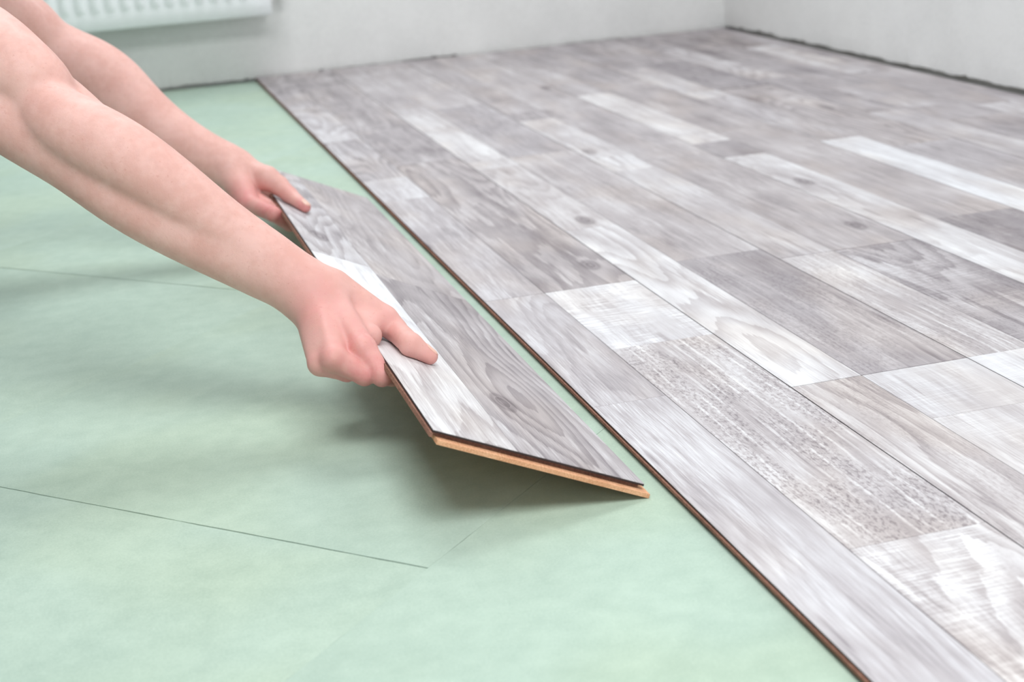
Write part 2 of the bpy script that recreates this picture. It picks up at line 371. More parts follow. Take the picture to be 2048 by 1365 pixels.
# ------------------------------------------------------------------ walls, ceiling, openings
def ragged_wall(name, axis, c, a0, a1, opening=None, zlo=0.0085, zhi=0.017):
    """plastered wall whose face stands at coordinate c; the plaster ends in an uneven broken edge just above the floor"""
    rnd = random.Random(len(name)); n = 420; T = 0.10
    bot = []
    z = zlo + 0.002
    for i in range(n+1):
        z += rnd.uniform(-1, 1)*0.0022; z = min(zhi, max(zlo, z))
        bot.append(z + (0.004 if rnd.random() < 0.05 else 0.0))
    v = []; f = []
    out = 1.0
    def P(a, d, zz): return (a, c+d, zz) if axis == 'y' else (c+d, a, zz)
    for i in range(n+1):
        a = a0 + (a1-a0)*i/n; dd = rnd.uniform(0, 0.0015)
        v += [P(a, 0.0, 0.05), P(a, dd, bot[i]+0.002), P(a, 0.004, bot[i]), P(a, 0.022, bot[i])]
    for i in range(n):
        for k in range(3):
            q = (4*i+k, 4*i+4+k, 4*i+5+k, 4*i+1+k)
            f.append(q if axis == 'y' else q[::-1])
    mb = MB().add(v, f)
    # upper part of the wall, with an optional opening (b0, b1, z0, z1)
    def slab(b0, b1, z0, z1):
        if axis == 'y': mb.box(b0, b1, c, c+T, z0, z1)
        else: mb.box(c, c+T, b0, b1, z0, z1)
    if opening:
        b0, b1, z0, z1 = opening
        slab(a0, b0, 0.05, RZ); slab(b1, a1, 0.05, RZ); slab(b0, b1, 0.05, z0); slab(b0, b1, z1, RZ)
    else: slab(a0, a1, 0.05, RZ)
    # masonry behind the broken plaster edge
    if axis == 'y': mb.box(a0, a1, c+0.022, c+T, -0.10, 0.05)
    else: mb.box(c+0.022, c+T, a0, a1, -0.10, 0.05)
    return tag(mb.build(name, M_WALL), kind='structure')
ragged_wall('wall_back', 'y', RY1, RX0-0.1, RX1+0.1, opening=(-1.5, 0.0, 1.0, 2.3), zlo=0.003, zhi=0.010)
ragged_wall('wall_right', 'x', RX1, RY0-0.1, RY1)
tag(MB().box(RX0-0.1, RX0, RY0, RY1, -0.1, RZ).build('wall_left', M_BARE), kind='structure')
fw = MB(); fx0, fx1, fz0, fz1 = -1.8, 0.7, 0.65, 2.35
fw.box(RX0, fx0, RY0-0.1, RY0, -0.1, RZ); fw.box(fx1, RX1, RY0-0.1, RY0, -0.1, RZ)
fw.box(fx0, fx1, RY0-0.1, RY0, -0.1, fz0); fw.box(fx0, fx1, RY0-0.1, RY0, fz1, RZ)
tag(fw.build('wall_front', M_BARE), kind='structure')
def ceiling():
    holes = [(-1.1, 0.5, -0.7, 0.6), (-0.30, 0.80, 2.45, 3.45)]       # two unseen roof windows, added for light from above
    xs = sorted({RX0-0.1, RX1+0.1} | {h[0] for h in holes} | {h[1] for h in holes}); ys = sorted({RY0-0.1, RY1+0.1} | {h[2] for h in holes} | {h[3] for h in holes})
    c = MB()
    for i in range(len(xs)-1):
        for j in range(len(ys)-1):
            mx, my = (xs[i]+xs[i+1])/2, (ys[j]+ys[j+1])/2
            if not any(h[0] < mx < h[1] and h[2] < my < h[3] for h in holes): c.box(xs[i], xs[i+1], ys[j], ys[j+1], RZ, RZ+0.1)
    tag(c.build('ceiling', M_CEIL), kind='structure')
    for n, (a0, a1, b0, b1) in enumerate(holes):
        t_ = 0.05; z0, z1 = RZ+0.07, RZ+0.1
        w_ = MB().box(a0, a1, b0, b0+t_, z0, z1).box(a0, a1, b1-t_, b1, z0, z1).box(a0, a0+t_, b0+t_, b1-t_, z0, z1).box(a1-t_, a1, b0+t_, b1-t_, z0, z1)
        tag(w_.build('window_%d' % (n+3), M_FRAME), kind='structure')  # frames of the roof openings invented for top light
ceiling()
def added_window(name, x0, x1, z0, z1, y, n):
    b = MB(); t = 0.06
    b.box(x0, x1, y-0.03, y+0.03, z0, z0+t); b.box(x0, x1, y-0.03, y+0.03, z1-t, z1)
    b.box(x0, x0+t, y-0.03, y+0.03, z0+t, z1-t); b.box(x1-t, x1, y-0.03, y+0.03, z0+t, z1-t)
    for i in range(1, n):
        xm = x0+(x1-x0)*i/n; b.box(xm-t/2, xm+t/2, y-0.03, y+0.03, z0+t, z1-t)
    return tag(b.build(name, M_FRAME), kind='structure')
added_window('window_1', -1.5, 0.0, 1.0, 2.3, RY1+0.065, 2)  # unseen, put in over the radiator as a light source
added_window('window_2', fx0, fx1, fz0, fz1, RY0-0.065, 3)  # unseen, put in behind the camera as a light source

# ------------------------------------------------------------------ pixel helpers (a pixel gives a direction; depth comes from the thing it touches)
def ray(px, py): return (px-1024)/FPX*cr - (py-682.5)/FPX*cu + cf
def PX(px, py, d): return CAM + d*ray(px, py)

# ------------------------------------------------------------------ the plank in the hands
HX = np.array([0.91190692, -0.00566, -0.41035798]); HX /= np.linalg.norm(HX)
HY = np.array([0.003097, 0.99997, -0.0020]); HY -= HX*(HX@HY); HY /= np.linalg.norm(HY)
HZ = np.cross(HX, HY)
H0 = np.array([-0.196589, 1.14943, 0.0792 + PT + 0.0012])
def PL(px, py, off):
    d = ray(px, py); t = ((H0 + HZ*off - CAM)@HZ)/(d@HZ); return CAM + t*d
def HP(u, v, w): return H0 + HX*u + HY*v + HZ*w
held = bpy.data.objects.new('laminate_plank', None); COL.objects.link(held); held.empty_display_size = 0.1
held.matrix_world = Matrix(((HX[0], HY[0], HZ[0], H0[0]), (HX[1], HY[1], HZ[1], H0[1]), (HX[2], HY[2], HZ[2], H0[2]), (0, 0, 0, 1)))
tag(held, 'loose grey wood-look laminate plank tilted up in both hands', 'plank')
HL = 1.283
core = MB(); core.box(0.0008, W-0.003, 0.005, HL, -0.0058, -0.0016); core.box(-0.0016, 0.0008, 0.0, HL, -0.0066, -0.0030)
co_ = core.build('core', M_HDF, held)
lip = MB().box(0.0040, W+0.005, -0.007, HL, -PT, -0.0058).build('locking_lip', M_HDF_CUT, held); tag(lip, 'pale orange milled lower locking lip')
MB().box(0.0, W, 0.0, HL, -0.0022, -0.0006).build('dark_edge_layer', M_EDGE, held)
add_strips(held, HL, W, [
    (0.0, SPLIT*W, [(0.0, 0.285, props(.78, 301, .8, 0, .4, 0, 0.8)), (0.285, 0.655, props(.92, 302, 0, 0, 0, 0)), (0.655, HL, props(.62, 303, .1, 0, 0, 0, 1.0, 0.03, 0.12))]),
    (SPLIT*W, W, [(0.0, 0.62, props(.50, 304, .45, 0, .1, 0, 1.0, 0.030, 0.155)), (0.62, HL, props(.52, 305, .6, 0, 0, 0, 0.5))])])

# ------------------------------------------------------------------ radiator
rad = bpy.data.objects.new('radiator', None); COL.objects.link(rad); rad.location = (-0.55, 3.965, 0.17)
tag(rad, 'white fluted panel radiator on the far wall', 'radiator')
def radiator():
    ox, oy, oz = rad.location
    x1, x0 = 0.05-ox, -1.15-ox; H = 0.50; yf = 3.918-oy
    pitch = 0.0353; v = []; f = []
    prof = []
    nfl = int((x1-x0-0.05)/pitch)
    # fluted sheet: columns of points across, rows up; flutes fade out towards the flat rims
    zr = [0.0, 0.006, 0.036, 0.042, 0.050, 0.056, 0.25, H-0.056, H-0.050, H-0.042, H-0.036, H-0.006, H]
    dep = [0.006, 0.0, 0.0, 0.15, 0.75, 1.0, 1.0, 1.0, 0.75, 0.15, 0.0, 0.0, 0.006]
    xs = [x0, x0+0.004]; sh = [0, 0]
    xx = x0+0.022
    for i in range(nfl):
        for t, s_ in ((0.0, 0.0), (0.10, 0.0), (0.24, 0.55), (0.38, 1.0), (0.62, 1.0), (0.76, 0.55), (0.90, 0.0)):
            xs.append(xx + t*pitch); sh.append(s_)
        xx += pitch
    xs += [x1-0.004, x1]; sh += [0, 0]
    n = len(xs)
    for k, z in enumerate(zr):
        for i in range(n):
            d = yf + (dep[k] if k in (0, 12) else 0.007*sh[i]*dep[k]*-1.0 + 0.0)
            if i in (0, n-1): d = yf + 0.006
            v.append((xs[i], d, z))
    for k in range(len(zr)-1):
        for i in range(n-1): f.append((k*n+i, k*n+i+1, (k+1)*n+i+1, (k+1)*n+i))
    mesh_obj('front_panel', v, f, M_RAD, rad, smooth=True)
    MB().bevbox(x0+0.01, x1-0.01, yf+0.006, yf+0.012, 0.004, H-0.004, 0.001).build('inner_sheet', M_RAD, rad)
    MB().bevbox(x0+0.01, x1-0.01, yf+0.066, yf+0.078, 0.004, H-0.004, 0.001).build('rear_panel', M_RAD, rad)
    fins = MB()
    for i in range(40):
        xx = x0+0.05+i*(x1-x0-0.1)/39; fins.box(xx-0.0004, xx+0.0004, yf+0.013, yf+0.066, 0.03, H-0.05)
    tag(fins.build('convector_fins', M_RAD, rad), kind='stuff')
    gr = MB(); gr.bevbox(x0+0.004, x1-0.004, yf+0.006, yf+0.078, H-0.003, H+0.006, 0.002); gr.build('top_grille', M_RAD, rad)
    for xa, xb in ((x0, x0+0.003), (x1-0.003, x1)):
        MB().box(xa, xb, yf+0.007, yf+0.078, 0.03, H-0.01).build('side_cover', M_RAD, rad)
    # brackets onto the wall
    for xa in (x0+0.2, x1-0.2): MB().box(xa-0.015, xa+0.015, yf+0.078, RY1-oy-0.0005, 0.10, 0.40).build('wall_bracket', M_RAD, rad)
    # valve at the lower right corner with its pipe into the wall
    va = MB(); zc = 0.052; yc = yf+0.042
    va.tube((x1-0.002, yc, zc), (x1+0.020, yc, zc), 0.011, 0.011); va.tube((x1+0.016, yc, zc), (x1+0.044, yc, zc), 0.015, 0.014)
    vo = va.build('valve', M_PIPE, rad, smooth=False)
    MB().tube((x1+0.032, yc, zc), (x1+0.032, RY1-oy-0.0005, zc), 0.008).build('pipe', M_PIPE, vo)
radiator()

# ------------------------------------------------------------------ the person: one implicit surface, polygonised with surface nets
BIG = 9.0
class Prim:
    __slots__ = ('a', 'b', 'ra', 'rb', 'n', 's')
    def __init__(s, a, b, ra, rb, n=None, sq=1.0):
        s.a, s.b, s.ra, s.rb = np.asarray(a, float), np.asarray(b, float), ra, rb
        s.n = None if n is None else np.asarray(n, float)/np.linalg.norm(n); s.s = sq
    def d(s, P):
        ab = s.b-s.a; L = ab@ab
        w = P-s.a
        t = np.clip((w@ab)/L, 0, 1) if L > 1e-12 else np.zeros(len(P))
        q = w - t[:, None]*ab
        if s.n is not None:                       # flattened along n by the factor s
            h = q@s.n; q = q + np.outer(h*(s.s-1.0), s.n)
        return np.sqrt((q*q).sum(1)) - (s.ra + t*(s.rb-s.ra))
def smin(a, b, k):
    h = np.maximum(k-np.abs(a-b), 0.0); return np.minimum(a, b) - h*h/(4*k)
def smax(a, b, k): return -smin(-a, -b, k)
class Shape:
    """groups: list of (list of Prim, k inside the group, k with which it joins the body); cuts: list of (Prim, k)"""
    def __init__(s): s.groups = []; s.cuts = []; s.ridges = []
    def add(s, prims, k, kj): s.groups.append((prims, k, kj))
    def cut(s, prim, k): s.cuts.append((prim, k))
    def local(s, c, h):
        """the sub-shape that can matter inside the ball (c, h)"""
        C = c[None, :]
        ds = [[float(p.d(C)[0]) for p in g[0]] for g in s.groups]
        m = min(min(x) for x in ds); r = Shape()
        for (g, k, kj), x in zip(s.groups, ds):
            keep = [p for p, d in zip(g, x) if d < m + 2*h + 0.03]
            if keep: r.groups.append((keep, k, kj))
        r.cuts = [(p, k) for p, k in s.cuts if p.d(C)[0] < h + 0.012]
        return r, m
    def ev(s, P):
        out = None
        for prims, k, kj in s.groups:
            d = None
            for p in prims:
                e = p.d(P); d = e if d is None else smin(d, e, k)
            out = d if out is None else smin(out, d, kj)
        for p, k in s.cuts: out = smax(out, -p.d(P), k)
        return out
def polygonise(shape, lo, hi, h, B=16):
    lo = np.asarray(lo, float); dims = np.ceil((np.asarray(hi)-lo)/h/B).astype(int)
    S = 1 << 20
    cid = lambda I: (I[:, 0].astype(np.int64)*S + I[:, 1])*S + I[:, 2]
    ii = np.arange(B+1); G = np.stack(np.meshgrid(ii, ii, ii, indexing='ij'), -1).reshape(-1, 3)
    half = h*B*math.sqrt(3)/2
    verts, ids, quads = [], [], []
    # coarse rejection through a tree of boxes
    stack = [(np.zeros(3, int), int(2**math.ceil(math.log2(max(dims)))), shape)]
    blocks = []
    while stack:
        o, n, sh = stack.pop()
        if (o >= dims).any(): continue
        c = lo + (o + n/2)*B*h
        loc, m = sh.local(c, half*n)
        v = float(loc.ev(c[None, :])[0])
        if abs(v) > half*n*1.15 + 0.012: continue
        if n == 1: blocks.append((o, loc)); continue
        q = n//2
        for a in (0, q):
            for b in (0, q):
                for d in (0, q): stack.append((o+np.array((a, b, d)), q, loc))
    for o, loc in blocks:
        base = o*B
        V = loc.ev(lo + (base+G)*h).reshape(B+1, B+1, B+1)
        ins = V < 0
        if ins.all() or not ins.any(): continue
        cor = [(a, b, d) for a in (0, 1) for b in (0, 1) for d in (0, 1)]
        val = np.stack([V[a:a+B, b:b+B, d:d+B] for a, b, d in cor], -1)
        sg = val < 0; act = sg.any(-1) & ~sg.all(-1)
        cells = np.argwhere(act); val = val[act]; cr8 = np.array(cor, float)
        acc = np.zeros((len(cells), 3)); cnt = np.zeros(len(cells))
        for i in range(8):
            for j in range(i+1, 8):
                if np.abs(cr8[i]-cr8[j]).sum() != 1: continue
                x = (val[:, i] < 0) != (val[:, j] < 0)
                t = val[x, i]/(val[x, i]-val[x, j])
                acc[x] += cr8[i] + t[:, None]*(cr8[j]-cr8[i]); cnt[x] += 1
        verts.append(lo + (base + cells + acc/cnt[:, None])*h); ids.append(cid(base+cells))
        for ax in range(3):
            sl0 = [slice(0, B)]*3; sl1 = [slice(0, B)]*3; sl1[ax] = slice(1, B+1)
            a, b = ins[tuple(sl0)], ins[tuple(sl1)]
            e = np.argwhere(a != b)
            if not len(e): continue
            fl_ = a[tuple(e.T)]
            u, w = (ax+1) % 3, (ax+2) % 3
            du = np.zeros(3, int); du[u] = 1; dw = np.zeros(3, int); dw[w] = 1
            g = base + e
            q = np.stack([cid(g-du-dw), cid(g-dw), cid(g), cid(g-du)], 1)
            q[~fl_] = q[~fl_][:, ::-1]
            quads.append(q)
    verts = np.concatenate(verts); ids = np.concatenate(ids); quads = np.concatenate(quads)
    order = np.argsort(ids); sid = ids[order]
    k = np.clip(np.searchsorted(sid, quads), 0, len(sid)-1)
    ok = (sid[k] == quads).all(1)
    return verts, order[k[ok]]
def np_mesh(name, V, F, m, parent):
    me = bpy.data.meshes.new(name); me.vertices.add(len(V)); me.vertices.foreach_set('co', V.astype(np.float32).ravel())
    me.loops.add(F.size); me.loops.foreach_set('vertex_index', F.astype(np.int32).ravel())
    me.polygons.add(len(F)); me.polygons.foreach_set('loop_start', np.arange(0, F.size, 4, dtype=np.int32))
    me.polygons.foreach_set('use_smooth', np.ones(len(F), bool))
    me.update(calc_edges=True); me.validate()
    me.materials.append(m)
    o = bpy.data.objects.new(name, me); COL.objects.link(o)
    if parent: o.parent = parent; o.matrix_parent_inverse = parent.matrix_world.inverted()
    return o
def smooth(V, F, n, lam=0.5):
    e = np.concatenate([F[:, [0, 1]], F[:, [1, 2]], F[:, [2, 3]], F[:, [3, 0]]])
    deg = np.bincount(e[:, 0], minlength=len(V)).astype(float); deg[deg == 0] = 1
    for it in range(n):
        for l in (lam, -lam*1.03):
            A = np.stack([np.bincount(e[:, 0], V[e[:, 1], c], len(V)) for c in range(3)], 1)/deg[:, None]
            V = V + l*(A-V)
    return V

def make_skin():
    m, nt, b = mat('skin'); N = NB(nt); co = N.objco()
    flush = N.attr('flush', 'GEOMETRY')
    big = N.noise(co, 22, 3.0); mid = N.noise(co, 110, 4.0, 0.6); fine = N.noise(co, 900, 3.0, 0.6)
    col = N.mix(N.ramp(N.math('ADD', N.math('MULTIPLY', big, 0.6), N.math('MULTIPLY', mid, 0.4)), 0.36, 0.64), srgb(218, 168, 157), srgb(229, 184, 174))
    col = N.mix(N.math('MULTIPLY', flush, N.ramp(mid, 0.30, 0.66, 0.55, 1.0)), col, srgb(206, 120, 120))
    col = N.mix(N.ramp(N.noise(co, 260, 2.0), 0.64, 0.74, 0.0, 0.25), col, srgb(196, 128, 112))
    nt.links.new(col, b.inputs['Base Color']); b.inputs['Roughness'].default_value = 0.52; b.inputs['Specular IOR Level'].default_value = 0.35
    b.inputs['Subsurface Weight'].default_value = 0.22; b.inputs['Subsurface Radius'].default_value = (1.0, 0.35, 0.2); b.inputs['Subsurface Scale'].default_value = 0.006
    N.bump(N.math('ADD', N.math('MULTIPLY', fine, 0.5), N.math('MULTIPLY', N.noise(co, 320, 3.0), 0.8)), 0.35, 0.0006, b)
    return m
M_SKIN = make_skin()
M_NAIL = make_plain('fingernail', (236, 190, 172), 0.3, 0.5)

person = bpy.data.objects.new('person', None); COL.objects.link(person); person.location = (-0.95, 1.875, 0.0)
bpy.context.view_layer.update()
tag(person, 'person reaching in from the left with bare arms, laying a laminate plank', 'person')

body = Shape()
mm = 0.001
# ---- right arm (nearer the camera)
d0 = 1.50; kpx = d0/FPX
SH_R = np.array([-0.66, 1.70, 0.535]); SH_L = np.array([-0.66, 2.06, 0.53])
def chain(pts, k=kpx):
    """pts: (px, py, depth, radius in px)"""
    P_ = np.array(pts, float); n_ = len(P_)
    if n_ > 2:                                    # smooth the run of radii and centres (Catmull-Rom)
        E_ = np.vstack([2*P_[0]-P_[1], P_, 2*P_[-1]-P_[-2]]); out = []
        for i in range(n_-1):
            p0, p1, p2, p3 = E_[i:i+4]
            for t in (0.0, 0.25, 0.5, 0.75): out.append(0.5*(2*p1 + (p2-p0)*t + (2*p0-5*p1+4*p2-p3)*t*t + (3*p1-p0-3*p2+p3)*t**3))
        P_ = np.array(out + [P_[-1]])
        for _ in range(3): P_[1:-1] = 0.25*P_[:-2] + 0.5*P_[1:-1] + 0.25*P_[2:]
    q = [(PX(a, b, c), r*k) for a, b, c, r in P_]
    return [Prim(q[i][0], q[i+1][0], q[i][1], q[i+1][1]) for i in range(len(q)-1)]
el = PX(88, 230, 1.515)
arm = [Prim(SH_R, el, 0.054, 88*kpx)]
arm += chain([(88, 230, 1.515, 86), (200, 325, 1.515, 81), (300, 390, 1.512, 75), (400, 450, 1.508, 67), (500, 510, 1.504, 57), (570, 553, 1.50, 49), (628, 592, 1.50, 47)])
arm += chain([(-40, 85, 1.50, 76), (40, 150, 1.485, 65), (84, 178, 1.490, 50)])                                        # biceps
arm += chain([(80, 215, 1.482, 48), (132, 252, 1.470, 55), (200, 288, 1.465, 59), (270, 330, 1.465, 58), (350, 386, 1.471, 53), (440, 454, 1.483, 47), (560, 543, 1.493, 42)])   # upper belly
arm += chain([(-60, 180, 1.50, 70), (50, 262, 1.49, 55), (140, 325, 1.482, 44), (225, 390, 1.476, 42), (322, 448, 1.479, 42), (440, 506, 1.487, 40), (560, 556, 1.496, 39)])    # lower belly
WR = PX(622, 590, 1.50)
# metacarpals / palm
I0, M0, R0, P0 = PX(726, 698, 1.448), PX(668, 718, 1.432), PX(641, 727, 1.440), PX(640, 718, 1.462)
wrist = [Prim(PX(610, 580, 1.50), PX(650, 600, 1.498), 24*mm, 21*mm)]
palm = [Prim(PX(648, 592, 1.500), I0, 19*mm, 12.5*mm), Prim(PX(632, 600, 1.492), M0, 19*mm, 12.5*mm), Prim(PX(624, 610, 1.496), R0, 18*mm, 12*mm),
        Prim(PX(624, 614, 1.508), P0, 17*mm, 11.5*mm), Prim(PX(690, 650, 1.495), PX(738, 672, 1.480), 17*mm, 12.5*mm), Prim(PX(700, 650, 1.50), PX(745, 650, 1.502), 15*mm, 13*mm)]
T0, T1 = PX(668, 580, 1.510), PX(768, 640, 1.514)
T2 = PL(822, 690, 11.5*mm); T3 = PL(860, 714, 6.9*mm)
palm += [Prim(T0, T1, 19*mm, 13.5*mm)]
body.add(arm+wrist, 14*mm, 14*mm)
body.add(palm, 8*mm, 14*mm)
body.add([Prim(T1, PX(790, 660, 1.512), 13*mm, 11.4*mm), Prim(PX(790, 660, 1.512), T2, 11.2*mm, 11.0*mm), Prim(T2, T3, 10.8*mm, 7.6*mm)], 4*mm, 6*mm)
def finger(pts, rs, k=3*mm, kj=3*mm): body.add([Prim(pts[i], pts[i+1], rs[i], rs[i+1]) for i in range(len(pts)-1)], k, kj)
IPIP, MPIP, RPIP = PX(764, 753, 1.430), PX(729, 751, 1.434), PX(694, 744, 1.446)
finger([I0, IPIP, HP(0.018, 0.222, -0.0205), HP(0.040, 0.235, -0.0178)], [12.6*mm, 9.4*mm, 8.4*mm, 7.2*mm])
finger([M0, MPIP, HP(0.004, 0.255, -0.033), HP(0.030, 0.262, -0.0215)], [12.2*mm, 9.6*mm, 8.6*mm, 7.4*mm])
finger([R0, RPIP, HP(-0.004, 0.285, -0.036), HP(0.020, 0.292, -0.0235)], [11.6*mm, 9.2*mm, 8.2*mm, 7.0*mm])
finger([P0, PX(676, 738, 1.462), HP(-0.008, 0.310, -0.036), HP(0.014, 0.316, -0.024)], [10.6*mm, 8.2*mm, 7.2*mm, 6.4*mm])
# tendons and veins on the back of the hand
def ridge(pts, r, lift=0.0): body.add([Prim(pts[i], pts[i+1], r, r) for i in range(len(pts)-1)], 2*mm, 5*mm)
tw = -cf
ridge([PX(662, 585, 1.500)+tw*17*mm, PX(690, 640, 1.474)+tw*14.5*mm, I0+tw*11.6*mm], 2.9*mm)
ridge([PX(640, 600, 1.492)+tw*17*mm, PX(655, 660, 1.460)+tw*15*mm, M0+tw*11.6*mm], 2.9*mm)
ridge([PX(616, 640, 1.494)+tw*15*mm, PX(622, 670, 1.474)+tw*13*mm, PX(640, 700, 1.452)+tw*11.6*mm], 1.7*mm)
ridge([PX(668, 640, 1.478)+tw*17*mm, PX(640, 690, 1.454)+tw*13.4*mm], 1.5*mm)
# knuckle heads
body.add([Prim(I0+tw*4*mm, I0+tw*4.2*mm, 10*mm, 10*mm)], 3*mm, 6*mm); body.add([Prim(M0+tw*4*mm, M0+tw*4.2*mm, 10*mm, 10*mm)], 3*mm, 6*mm)

# ---- left arm (further from the camera)
d1 = 2.15; kp1 = d1/FPX
elL = PX(84, 100, 2.14)
armL = [Prim(SH_L, elL, 0.054, 62*kp1)] + chain([(84, 100, 2.14, 62), (130, 124, 2.145, 60), (179, 143, 2.15, 60), (224, 174, 2.155, 60), (268, 220, 2.16, 57), (349, 282, 2.165, 50), (425, 322, 2.175, 42), (468, 340, 2.18, 39)], kp1)
armL += chain([(-30, 0, 2.12, 62), (40, 45, 2.12, 56), (78, 78, 2.125, 50)], kp1)
IL, ML, RL, PLk = PX(498, 408, 2.130), PX(500, 390, 2.165), PX(498, 382, 2.195), PX(494, 374, 2.215)
palmL = [Prim(PX(466, 352, 2.165), IL, 23*mm, 15.5*mm), Prim(PX(500, 375, 2.20), PX(530, 388, 2.205), 14*mm, 11*mm), Prim(PX(470, 345, 2.185), ML, 22*mm, 15*mm), Prim(PX(474, 343, 2.20), RL, 20*mm, 14*mm), Prim(PX(476, 342, 2.21), PLk, 18*mm, 12*mm)]
L1_, L2_, L3_ = PX(534, 357, 2.160), PL(580, 391, 11.5*mm), PL(611, 415, 7.2*mm)
palmL += [Prim(PX(485, 340, 2.18), L1_, 20*mm, 16.5*mm)]
body.add(armL, 12*mm, 14*mm); body.add(palmL, 10*mm, 14*mm)
body.add([Prim(L1_, PX(557, 371, 2.158), 16*mm, 13.6*mm), Prim(PX(557, 371, 2.158), L2_, 13.6*mm, 11*mm), Prim(L2_, L3_, 10.8*mm, 7.4*mm)], 4*mm, 6*mm)
LPIP = PX(546, 428, 2.085)
finger([IL, LPIP, HP(0.018, 0.925, -0.0210), HP(0.040, 0.935, -0.018)], [13*mm, 10.2*mm, 8.8*mm, 7.4*mm])
finger([ML, PX(533, 413, 2.135), HP(0.014, 0.955, -0.0210), HP(0.038, 0.962, -0.018)], [12*mm, 10*mm, 8.6*mm, 7.4*mm])
finger([RL, PX(525, 402, 2.170), HP(0.012, 0.985, -0.0210), HP(0.036, 0.99, -0.018)], [11*mm, 9.4*mm, 8.2*mm, 7*mm])
finger([PLk, PX(512, 393, 2.20), HP(0.010, 1.012, -0.0205), HP(0.030, 1.01, -0.017)], [10*mm, 8.4*mm, 7.4*mm, 6.4*mm])

# ---- shoulders, chest, neck and head
CY = 1.88
body.add([Prim((-0.70, CY-0.10, 0.49), (-0.70, CY+0.10, 0.49), 0.10, 0.10), Prim((-0.70, CY-0.10, 0.50), SH_R, 0.075, 0.056), Prim((-0.70, CY+0.10, 0.50), SH_L, 0.075, 0.056),
          Prim((-0.69, CY, 0.55), (-0.60, CY, 0.665), 0.058, 0.052), Prim((-0.70, CY, 0.48), (-0.80, CY, 0.44), 0.09, 0.08)], 30*mm, 25*mm)
fg = np.array([0.80, 0.0, -0.60]); fh = np.array([0.60, 0.0, 0.80]); fs = np.array([0.0, 1.0, 0.0]); HC = np.array([-0.545, CY, 0.745])
hd = lambda f, s_, u: HC + fg*f + fs*s_ + fh*u
body.add([Prim(hd(-0.020, 0, 0.030), hd(0.012, 0, 0.030), 0.086, 0.080), Prim(hd(0.045, 0, -0.075), hd(0.0, 0, -0.03), 0.040, 0.066), Prim(hd(0.060, 0, -0.02), hd(0.064, 0, 0.01), 0.035, 0.032)], 22*mm, 14*mm)
body.add([Prim(hd(0.086, 0, 0.018), hd(0.108, 0, -0.018), 0.008, 0.012), Prim(hd(0.094, 0.011, -0.022), hd(0.094, -0.011, -0.022), 0.009, 0.009)], 6*mm, 9*mm)
for s_ in (-1, 1):
    body.add([Prim(hd(-0.010, s_*0.082, 0.022), hd(-0.004, s_*0.080, -0.020), 0.018, 0.012, n=fs, sq=2.6)], 3*mm, 5*mm)
    body.cut(Prim(hd(0.098, s_*0.033, 0.012), hd(0.099, s_*0.033, 0.012), 0.015, 0.015), 6*mm)
    body.add([Prim(hd(0.094, s_*0.018, 0.032), hd(0.084, s_*0.050, 0.034), 0.007, 0.006)], 3*mm, 10*mm)
body.add([Prim(hd(0.088, -0.018, -0.050), hd(0.088, 0.018, -0.050), 0.008, 0.008)], 3*mm, 6*mm)
body.add([Prim(hd(0.084, -0.015, -0.063), hd(0.084, 0.015, -0.063), 0.008, 0.008)], 3*mm, 6*mm)

V, F = polygonise(body, (-1.2, 1.10, -0.05), (0.1, 2.6, 0.95), 0.0017)
V = smooth(V, F, 2)
bo = np_mesh('body', V, F, M_SKIN, person)
flush = np.zeros(len(V))
for c, r, a in [(I0, .022, .9), (M0, .02, .8), (R0, .018, .6), (T3, .014, .55), (L3_, .018, .9), (T2, .014, .4), (IPIP, .03, .8), (MPIP, .03, .8), (RPIP, .03, .7),
                (IL, .035, .8), (LPIP, .04, .9), (L2_, .02, .4), (PX(690, 660, 1.46), .05, .45), (PX(640, 610, 1.46), .04, .45), (PX(770, 650, 1.50), .03, .4)]:
    flush = np.maximum(flush, a*np.exp(-((V-c)**2).sum(1)/r**2))
at = bo.data.attributes.new('flush', 'FLOAT', 'POINT'); at.data.foreach_set('value', flush.astype(np.float32))

# fingernails: patches marched onto the finger surface
def nail(tip, prev, nrm, ln, wd):
    ax = (tip-prev)/np.linalg.norm(tip-prev); n = nrm - ax*(ax@nrm); n /= np.linalg.norm(n); sd = np.cross(n, ax)
    nu, nv = 10, 8; P = []; D = []
    for i in range(nu+1):
        for j in range(nv+1):
            s_ = i/nu; t = j/nv*2-1
            w_ = wd*(0.80+0.20*math.sin(min(1, s_*1.6)*math.pi/2)); cut = 1.0 - 0.28*t*t if s_ > 0.5 else 1.0 + 0.0
            a_ = ang = t*w_
            dirv = n*math.cos(ang) + sd*math.sin(ang)
            base = tip + ax*(-ln*0.62 + ln*(0.5+(s_-0.5)*(1-0.30*t*t)))
            P.append(base + dirv*0.02); D.append(-dirv)
    P = np.array(P); D = np.array(D); loc, _m = body.local(tip, 0.03)
    for k in range(40): P = P + D*(loc.ev(P)*0.7)[:, None]
    lift = 0.0005; vt = P - D*lift; vb = P + D*0.0006
    f = []
    W_ = nv+1
    for i in range(nu):
        for j in range(nv): f.append((i*W_+j, i*W_+j+1, (i+1)*W_+j+1, (i+1)*W_+j))
    m_ = len(P); f += [tuple(q+m_ for q in x[::-1]) for x in f]
    rim = [j for j in range(W_)] + [i*W_+nv for i in range(1, nu+1)] + [nu*W_+j for j in range(nv-1, -1, -1)] + [i*W_ for i in range(nu-1, 0, -1)]
    f += [(rim[(i+1) % len(rim)], rim[i], rim[i]+m_, rim[(i+1) % len(rim)]+m_) for i in range(len(rim))]
    o = mesh_obj('fingernail', np.concatenate([vt, vb]), f, M_NAIL, person, smooth=True); o.matrix_parent_inverse = person.matrix_world.inverted()
    return o
nail(T3, T2, HZ*0.9 + HY*0.35, 0.015, 0.85)
